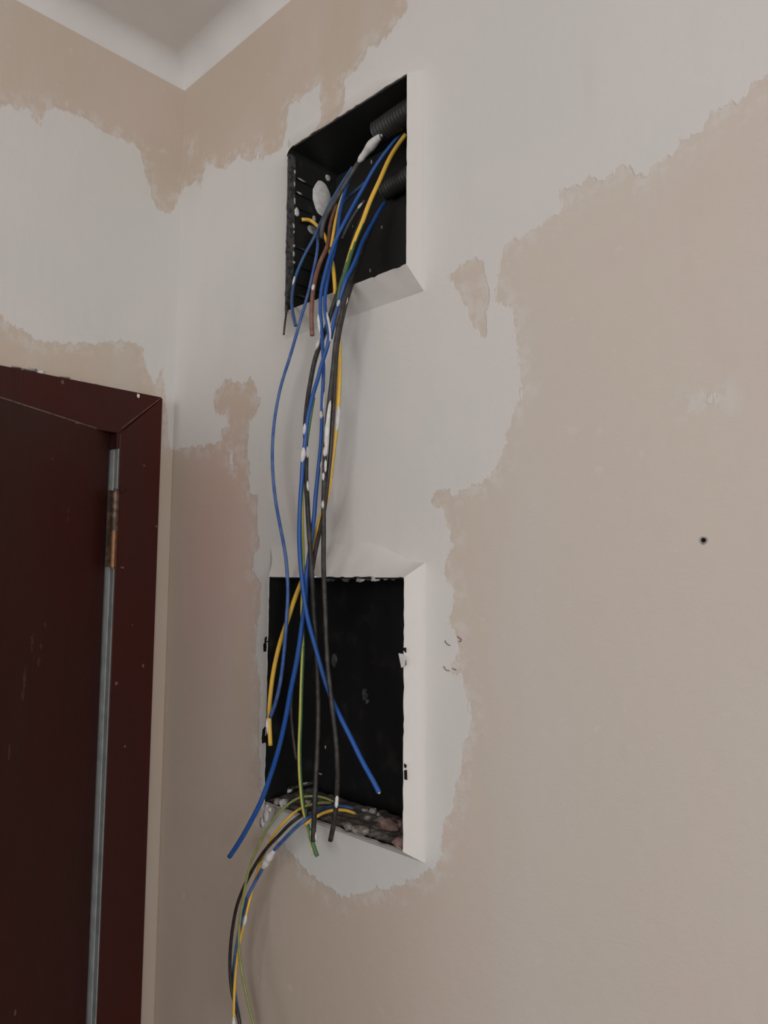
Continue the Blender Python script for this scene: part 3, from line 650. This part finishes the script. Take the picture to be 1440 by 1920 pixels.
# plaster on the wires
o = smear('G1', 256, 306, 2.1, 0, .2, 3); tag(o, 'thick white plaster lump on the wire')
smear('B4', 838, 866, 1.35, -.1, .4, 4); smear('B4', 796, 812, .8, -.7, .5, 5)
smear('K2a', 752, 853, 1.05, .45, .55, 6)
smear('K2a', 842, 856, .7, 0, .8, 7); smear('K2a', 866, 884, .6, .5, .8, 8); smear('K2a', 890, 900, .6, -.2, .9, 9); smear('K2a', 940, 951, .55, -.1, .9, 10)
smear('GY1', 757, 812, 1.02, .25, .35, 11); smear('B4', 588, 640, .8, .75, .5, 12)
smear('BL', 590, 622, .7, -1.0, .1, 13); smear('BL', 736, 778, .55, .9, .4, 14); smear('BL', 775, 786, .9, -.2, .5, 15)
smear('BL', 868, 880, .5, .95, .2, 16)
smear('K2b', 556, 574, .9, -.2, .6, 17); smear('B5', 565, 576, .8, 0, .6, 18)
smear('K1', 838, 856, .8, .5, .5, 19); smear('K1', 900, 922, .5, .6, .5, 20); smear('K1', 640, 652, .7, -.8, .5, 25)
smear('BR', 536, 546, .75, 0, .7, 21); smear('B1', 1338, 1347, 1.15, 0, .1, 22); smear('GY1', 1350, 1372, .7, -.8, .3, 23)
smear('K2a', 1494, 1514, .75, .3, .7, 24)
smear('D4', 1593, 1628, 2.3, .1, .1, 26); smear('D2', 1714, 1738, 1.35, .1, .3, 27); smear('D2', 1902, 1940, 1.5, 0, .2, 28)
smear('K5', 382, 391, .9, 0, .6, 29); smear('B2', 519, 536, .8, -.2, .6, 30)
smear('GY2', 1556, 1575, .7, .8, .5, 31); smear('K1', 1560, 1576, .6, .8, .2, 32)

# ------------------------------------------------------------------ corrugated conduits in the upper box
def conduit(u0, v0, u1, v1, y, r, label):
    a = at(1, y, u0, v0); b = at(1, y, u1, v1); b = a+(b-a)/abs(b[0]-a[0])*abs(B['x1']+.0005-a[0])
    L = np.linalg.norm(b-a); m = int(L/.0009); path = [a+(b-a)*i/m for i in range(m+1)]
    rad = [r*(1+.04*math.cos(2*math.pi*i/4)) for i in range(m+1)]
    V, Fc = tube(path, rad, 20, np.array([0, -.8, .6])); Fc = Fc[:-2]
    o = mesh('conduit', V, Fc, M_CONDUIT, smooth=True, origin=a); tag(o, label, 'conduit', 'corrugated conduits entering the upper box')
    # dark open mouth set back inside
    t = (b-a)/L; MB().cyl(a+t*.006, a+t*.007, r*.93, r*.93, 20).build('conduit_mouth', M_HOLE, o)
    V, Fc = tube([a+t*.0002, a+t*.006], [r*.86, r*.86], 20, np.array([0, -.8, .6])); Fc = [q[::-1] for q in Fc[:-2]]
    mesh('inner_wall', V, Fc, M_CONDUIT, o, smooth=True)
conduit(709, 249, 765, 210, .010, .0105, 'grey corrugated conduit entering upper box near its top right')
conduit(722, 358, 768, 330, .036, .0092, 'grey corrugated conduit entering upper box at mid height, partly behind yellow wire')

# ------------------------------------------------------------------ lower box: rubble on its floor, exposed lugs on its edges
Bl = LOWER
nx, ny = 46, 18; V = []; Fc = []
for i in range(nx+1):
    for j in range(ny+1):
        x = Bl['x0']+.0006+(Bl['x1']-Bl['x0']-.0012)*i/nx; y = -DEPTH_OUT+.0035+(BACK_Y-.010+DEPTH_OUT-.0035)*j/ny
        h = .0022+.0012*(j/ny)+.0024*noise.noise(Vector((x*90, y*90, 1)))+.0016*noise.noise(Vector((x*240, y*240, 5)))
        if j == ny: h = .0004
        if j <= 1: h = .0010+.0012*noise.noise(Vector((x*200, y*90, 9)))
        V.append((x, y, Bl['z0']+max(h, .0004)))
for i in range(nx):
    for j in range(ny):
        a = i*(ny+1)+j; Fc.append((a, a+ny+1, a+ny+2, a+1))
bed = mesh('mortar_debris', V, Fc, M_BED, smooth=False)
tag(bed, 'grey brown crumbled mortar covering the floor of the lower box', 'rubble', kind='stuff')
RUB = [(700,1525,.0045,(1.0,.8,1.2),'P','pale crumb sitting on back ridge of rubble, right of yellow wire end'),
       (684,1521,.0042,(1.7,.6,.5),'P','flat pale sliver of mortar beside yellow wire end'),
       (690,1534,.0040,(1,.8,.9),'R','grey lump of mortar below the flat pale sliver'),
       (708.5,1531,.0030,(1,1,1),'P','small round pale crumb right of the tall pale one'),
       (735,1545,.0062,(1.3,.8,.7),'P','pale topped lump at back right of lower box floor'),
       (730,1552,.0100,(1.3,.8,.7),'B','large reddish brick lump at right of lower box floor'),
       (750,1552,.0055,(.8,.8,1.1),'B','reddish lump against right wall of lower box'),
       (743,1591,.0062,(1.1,.8,1.0),'B','reddish crumb in front right corner of lower box'),
       (749,1583,.0040,(.8,.8,1.4),'R','grey pointed crumb in front right corner of lower box'),
       (652.5,1545,.0022,(1.3,1,.8),'P','tiny white crumb in front of yellow wire arch'),
       (716,1540,.0060,(1.2,1,.6),'R','grey brown lump behind middle of rubble'),
       (532,1507,.0050,(1.5,1,.8),'P','pale lump at back left of lower box floor under green wire'),
       (519,1504,.0040,(1.2,1,.8),'R','grey crumb at far left of lower box floor'),
       (504,1507,.0035,(1.3,1,.8),'R','grey flat crumb in left corner of lower box floor'),
       (578,1505,.0040,(1.4,1,.7),'P','pale crumb behind green loop on lower box floor'),
       (640,1553,.0060,(1.5,1,.5),'R','flat grey slab of mortar in centre of lower box floor'),
       (665,1560,.0075,(1.6,1,.45),'R','wide flat grey slab of mortar at front centre of lower box')]
for i, (u, v, s, st, k, lab) in enumerate(RUB):
    zz = Bl['z0']+.0030
    p = at(2, zz, u, v)
    if p[1] > BACK_Y-.006: p = at(1, BACK_Y-.008, u, v)
    p[1] = max(p[1], -DEPTH_OUT+.005)
    p[0] = min(max(p[0], Bl['x0']+s*st[0]+.0005), Bl['x1']-s*st[0]-.0005)
    V, Fc = chip(p, s, st, seed=100+i)
    o = mesh('rubble_chunk', V, Fc, {'P': M_DUST, 'R': M_RUB, 'B': M_BRICK}[k])
    tag(o, lab, 'rubble', 'broken lumps on the lower box floor')
# two dusty ribs low on the left face of the lower box
for u, v, z_t, mat_ in ((540, 1478, .0012, M_DUSTG), (540, 1486, .0015, M_BLACKBOX)):
    p = at(0, Bl['x0'], u, v)
    MB().box(Bl['x0'], Bl['x0']+.0026, p[1], BACK_Y-.001, p[2]-z_t, p[2]+z_t).build('rib', mat_, lower_box)
V, Fc = chip(at(0, Bl['x0']+.002, 543, 1483), .0024, (.8, 1.6, .8), seed=5); mesh('plaster_chip', V, Fc, M_PLASTER, lower_box, smooth=True)
V, Fc = chip(at(0, Bl['x0']+.002, 572, 1469), .0016, (.6, 4, .7), seed=6); mesh('plaster_chip', V, Fc, M_DUST, lower_box, smooth=True)
for i, (u, v, s, st) in enumerate(((626, 1237, .005, (1, .2, 1.6)), (684, 1302, .004, (1.2, .2, 1.6)), (688, 1315, .003, (1, .2, 1.2)), (610, 1401, .0014, (.7, .4, 1.4)), (600, 1451, .0018, (1.6, .4, .5)))):
    p = at(1, BACK_Y-.0005, u, v); V, Fc = chip(p, s, st, seed=80+i); mesh('plaster_chip', V, Fc, M_DUST if i > 2 else M_DUSTG, lower_box, smooth=True)
# crumbs along the top edge
for i, (u, v, s) in enumerate(((675, 1086, .0034), (690, 1084, .0030), (703, 1085, .0034), (722, 1084, .0026), (737, 1085, .0022), (648, 1087, .0034), (620, 1087, .003))):
    p = at(1, -DEPTH_OUT+.003, u, v); V, Fc = chip(p, s, (1.8, .8, .7), seed=130+i)
    mesh('plaster_chip', V, Fc, M_DUST if i in (0, 2, 3) else M_DUSTG, lower_box, smooth=False)
# lugs exposed where the plaster has broken away on the sloping right side
def on_slope(u, v):                  # right slope of the lower surround, y falls from -DEPTH_OUT to 0 across the run-out
    best = None
    for k in range(41):
        y = -DEPTH_OUT+DEPTH_OUT*k/40; p = at(1, y, u, v); xs = Bl['x1']+.0055*(y+DEPTH_OUT)/DEPTH_OUT
        if best is None or abs(p[0]-xs) < best[0]: best = (abs(p[0]-xs), p)
    return best[1]
def plate(name, pts, lift, mat, parent, thick=.0008):
    nrm = np.array([.96, -.28, 0]); P = [on_slope(u, v) for u, v in pts]; n = len(P)
    V = [p+nrm*lift for p in P]+[p+nrm*(lift-thick) for p in P]
    Fc = [tuple(range(n))[::-1], tuple(range(n, 2*n))]+[(i, (i+1) % n, n+(i+1) % n, n+i) for i in range(n)]
    return mesh(name, V, Fc, mat, parent)
plate('fixing_lug', [(755.5,1214.5),(760,1214),(760.2,1224),(758,1222),(755.8,1219)], .0014, M_HOLE, lower_box)
plate('fixing_lug', [(756,1240),(760,1237.5),(760,1246),(757,1249)], .0014, M_HOLE, lower_box)
plate('fixing_lug', [(757,1431),(761,1434),(759.5,1440),(757,1438)], .0014, M_HOLE, lower_box)
plate('fixing_lug', [(757,1444),(761.5,1443),(762,1462),(757.5,1461)], .0014, M_HOLE, lower_box)
# torn flap of plaster sticking over the mouth
P = [at(1, -.0225, u, v) for u, v in ((747,1225),(753,1226),(759.5,1233),(757.5,1248),(752.5,1252),(750,1240))]
V = P+[p+np.array([0, .0012, 0]) for p in P]; n = 6
tag(mesh('plaster_flap', V, [tuple(range(n)), tuple(range(n, 2*n))[::-1]]+[(i, n+i, n+(i+1) % n, (i+1) % n) for i in range(n)], M_PLASTER, lower_box), 'torn white flap of plaster at the mouth')
for pts in (((496,1196),(500,1193),(499,1209),(495,1222)), ((493.5,1208),(497,1204),(497,1222),(494,1222)), ((492,1368),(497,1362),(496,1380),(491,1382)), ((490.5,1382),(496,1378),(498,1392),(491,1394))):
    P = [at(1, -DEPTH_OUT-.0004, u, v) for u, v in pts]; n = len(P)
    V = P+[p+np.array([0, .003, 0]) for p in P]
    mesh('fixing_lug', V, [tuple(range(n)), tuple(range(n, 2*n))[::-1]]+[(i, n+i, n+(i+1) % n, (i+1) % n) for i in range(n)], M_HOLE, lower_box)
# broken plaster at bottom left corner of the lower mouth
for i, (u, v, s, st) in enumerate(((499, 1527, .0060, (.8, .35, 1.7)), (492, 1543, .0045, (.8, .3, 1.2)), (505, 1518, .0040, (1.3, .4, .6)))):
    p = at(1, -.0165, u, v); V, Fc = chip(p, s, st, seed=150+i); mesh('plaster_chip', V, Fc, M_PLASTER, lower_box, smooth=True)

# ------------------------------------------------------------------ door, frame and hinge on the left wall
AX = .018                            # architrave thickness
YO, YI = -.0252, DOOR_IN_Y; ZO, ZI = 2.0815, DOOR_HEAD_Z
YFAR = YI-DOOR_W
frame = empty('door_frame', (0, (YO+YFAR)/2, 0)); tag(frame, kind='structure')
def prism(poly, x0_, x1_):           # polygon in (y, z) extruded in x
    n = len(poly); V = [(x0_, a, b) for a, b in poly]+[(x1_, a, b) for a, b in poly]
    return V, [tuple(range(n)), tuple(range(n, 2*n))[::-1]]+[(i, n+i, n+(i+1) % n, (i+1) % n) for i in range(n)]
YO2 = YFAR-.0515
g = .0004
for nm, poly in (('jamb_architrave', [(YO, 0), (YO, ZO-g), (YI, ZI-g), (YI, 0)]),
                 ('head_architrave', [(YO-g, ZO), (YO2+g, ZO), (YFAR+g, ZI), (YI-g, ZI)]),
                 ('jamb_architrave', [(YO2, 0), (YFAR, 0), (YFAR, ZI-g), (YO2, ZO-g)])):
    V, Fc = prism(poly, 0.0, AX)
    mesh(nm, V, [f[::-1] for f in Fc] if nm != 'jamb_architrave' else Fc, M_ARCH, frame, bevel=.0012)
# light grey lining face seen through the hinge gap (two strips with a groove), dark block at the head
zt = 2.0135
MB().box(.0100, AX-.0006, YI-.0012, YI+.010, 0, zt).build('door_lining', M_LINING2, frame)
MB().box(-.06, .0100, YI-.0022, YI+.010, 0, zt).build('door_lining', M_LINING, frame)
MB().box(-.06, AX-.001, YI-.003, YI+.010, zt, ZI+.004).build('head_lining', M_ARCH, frame)
MB().box(-.06, -.001, YFAR, YI, ZI+.001, ZI+.02).build('head_lining', M_ARCH, frame)
MB().box(-.06, -.001, YFAR-.012, YFAR, 0, ZI+.004).build('door_lining', M_LINING, frame)
# leaf standing ajar towards the room
dd = np.array([.50069, -.86563, 0]); dn = np.array([.86563, .50069, 0])     # along leaf, out of its face
p0 = at(0, .0045, 219.5, 813); P0 = np.array([p0[0], min(p0[1], YI-.0042), 0.008])
door = empty('door_1', P0); tag(door, kind='structure')
leaf = MB().obox(P0-dn*.038, dd, dn, (0, 0, 1), .72, .038, p0[2]-.008).build('door_leaf', M_DOOR, door, bevel=.0015)
def on_leaf(u, v, lift=0.0):
    d = ray(u, v); t = ((P0-CAM) @ dn)/(d @ dn); return CAM+t*d+dn*lift
def flake(name, c, ax, ay, n3, ra, rb, mat, parent, seed, k=9):
    rnd = random.Random(seed); V = []
    for h in (.0004, -.0002):
        for i in range(k):
            a = 2*math.pi*i/k; w = .65+.6*random.Random(seed*31+i).random()
            V.append(c+np.asarray(ax)*ra*w*math.cos(a)+np.asarray(ay)*rb*w*math.sin(a)+np.asarray(n3)*h)
    Fc = [tuple(range(k)), tuple(range(k, 2*k))[::-1]]+[(i, k+i, k+(i+1) % k, (i+1) % k) for i in range(k)]
    return mesh(name, V, Fc, mat, parent)
Z3 = np.array([0, 0, 1.])
M_SCUFF = plain('door_scuff', (0.075, 0.036, 0.033), .7, .3, scale=300, col2=(0.05, 0.016, 0.013))
for i, (u, v, a, b, m) in enumerate(((145, 793, .0042, .0016, M_CHIP), (98, 860, .0014, .0016, M_SCUFF), (128, 955, .0012, .004, M_SCUFF), (126, 972, .001, .004, M_SCUFF),
        (84, 1173, .0022, .003, M_SCUFF), (60, 1205, .0022, .008, M_SCUFF), (76, 1212, .0016, .004, M_SCUFF), (72, 1242, .0022, .005, M_SCUFF), (46, 1268, .0020, .010, M_SCUFF), (42, 1300, .0026, .007, M_SCUFF), (17, 1408, .0016, .008, M_SCUFF), (28, 1899, .0012, .0026, M_CHIP))):
    flake('paint_scuff', on_leaf(u, v), dd, Z3, dn, a, b, m, door, 10+i)
# worn pale edge along the top of the leaf
tp = p0[2]
MB().obox(np.array([P0[0], P0[1], tp-.0012])-dn*.0006+dd*.01, dd, dn, Z3, .34, .0009, .0016).build('worn_edge', M_CHIP, door)
# chips on the architrave
for i, (u, v, a, b, m) in enumerate(((259, 742, .0018, .0026, M_PLASTER), (117, 717, .0020, .0026, M_CHIP), (270, 873, .0012, .0014, M_CHIP), (293, 987, .0012, .0012, M_CHIP), (268, 1248, .0012, .0020, M_CHIP), (234, 1399, .0012, .0016, M_CHIP), (248, 1172, .0008, .0008, M_CHIP), (218, 1281, .0022, .0022, M_CHIP))):
    flake('paint_chip', at(0, AX, u, v), (0, 1, 0), Z3, (1, 0, 0), a, b, m, frame, 40+i)
V0 = at(0, AX, 228, 803); V1 = at(0, AX, 300, 748)
dl = (V1-V0); L = np.linalg.norm(dl); dl /= L; pn = np.cross(dl, [1., 0, 0])
MB().obox(V0-np.array([.0001, 0, 0])-pn*.0004, dl, pn, (1, 0, 0), L, .0008, .0003).build('mitre_line', M_CHIP, frame)
# plaster daubed over the top edge of the frame
for i, (u, v, a, b) in enumerate(((58, 694, .010, .0016), (76, 699, .005, .0028), (150, 716, .0035, .0022), (205, 729, .004, .0022), (240, 736, .004, .0016), (30, 689, .006, .0014), (120, 708, .006, .0012), (180, 723, .006, .0012), (285, 746, .004, .0012))):
    V, Fc = chip(at(0, .010, u, v), 1, (.006, a, b), seed=170+i); mesh('plaster_daub', V, Fc, M_PLASTER if i in (1, 2, 3) else M_ROOM, wall_left, smooth=True)

# hinge
hx, hy = .0175, YI-.0020
zt_, zm_, zb_ = at(0, hx, 222, 921)[2], at(0, hx, 218, 994)[2], at(0, hx, 216, 1063)[2]
hinge = empty('hinge', (hx, hy, zb_)); tag(hinge, 'worn brass butt hinge between dark red door and its frame', 'hinge')
MB().cyl((hx, hy, zm_+.0008), (hx, hy, zt_), .0040, .0040, 18).build('knuckle', M_BRONZE, hinge, smooth=False)
MB().cyl((hx, hy, zb_), (hx, hy, zm_-.0008), .0040, .0040, 18).build('knuckle', M_BRASS, hinge, smooth=False)
MB().cyl((hx, hy, zm_-.0010), (hx, hy, zm_+.0010), .0044, .0044, 18).build('washer', M_BRONZE, hinge)
MB().cyl((hx, hy, zb_-.0022), (hx, hy, zt_+.0022), .0022, .0022, 12).build('pin', M_BRONZE, hinge)
MB().box(hx-.0035, hx-.0015, hy, hy+.0085, zb_, zt_).build('hinge_leaf', M_BRONZE, hinge)
MB().obox(np.array([hx, hy, zb_])-dn*.0035, dd, dn, Z3, .0085, .002, zt_-zb_).build('hinge_leaf', M_BRONZE, hinge)
V, Fc = chip(at(0, AX+.001, 230.5, 918), .0035, (.5, 1.2, 1), seed=3); mesh('recess_chip', V, Fc, M_ARCH, hinge)
V, Fc = chip(at(0, AX+.001, 229.5, 1064), .0022, (.5, 1.4, .6), seed=4); mesh('recess_chip', V, Fc, M_CHIP, hinge)

# passage behind the door opening
tag(MB().box(-.95, -.9, -1.2, .4, 0, CEIL_Z).build('wall_passage', M_ROOM), kind='structure')

# ------------------------------------------------------------------ small things on the right wall
c = at(1, 0, 1320, 1013)
plug = empty('wall_plug', c); tag(plug, 'small grey screw plug sunk in beige wall, far right', 'wall plug')
n = 18; V = []; Fc = []
for r_, y_ in ((.0024, -.0002), (.0019, -.0009), (.0014, -.0008), (.0012, .0)):
    for i in range(n):
        a = 2*math.pi*i/n; w = 1+.10*math.sin(3*a+1); V.append((c[0]+r_*w*math.cos(a), y_, c[2]+r_*w*math.sin(a)))
for k in range(3):
    for i in range(n): Fc.append((k*n+i, k*n+(i+1) % n, (k+1)*n+(i+1) % n, (k+1)*n+i))
mesh('plug_rim', V, Fc, M_PLUG, plug, smooth=True)
MB().cyl((c[0], -.0009, c[2]), (c[0], -.0001, c[2]), .0014, .0014, 16).build('plug_bore', M_HOLE, plug)
path = [at(1, -.0004, u, v) for u, v in ((1314.5, 1012), (1314.5, 1015), (1316, 1018), (1319.5, 1020))]
V, Fc = tube(spline(path, .0005)[0], .0004, 6); mesh('plug_flange', V, Fc, M_HAIR, plug, smooth=True)
for pts, lab in ((((857,1193),(860,1195.5),(864,1198),(865,1201),(863,1203.5),(860,1203)), 'hooked dark brush bristle, topmost of those stuck by lower box'),
                 (((834.5,1201),(835,1204.5),(839,1208),(844,1210.5)), 'bent dark brush bristle left of the hooked one'),
                 (((848,1253),(851.5,1255),(855.5,1256.5)), 'short straight dark brush bristle, lowest right of those stuck by lower box'),
                 (((832,1249),(834,1254),(837,1257),(843,1257.5)), 'faint curved brush bristle left of the short straight one')):
    V, Fc = tube(spline([at(1, -.0006, u, v) for u, v in pts], .0006)[0], .00032, 6)
    tag(mesh('brush_bristle', V, Fc, M_HAIR, smooth=True), lab, 'bristle', 'bristles stuck to the wall paint')
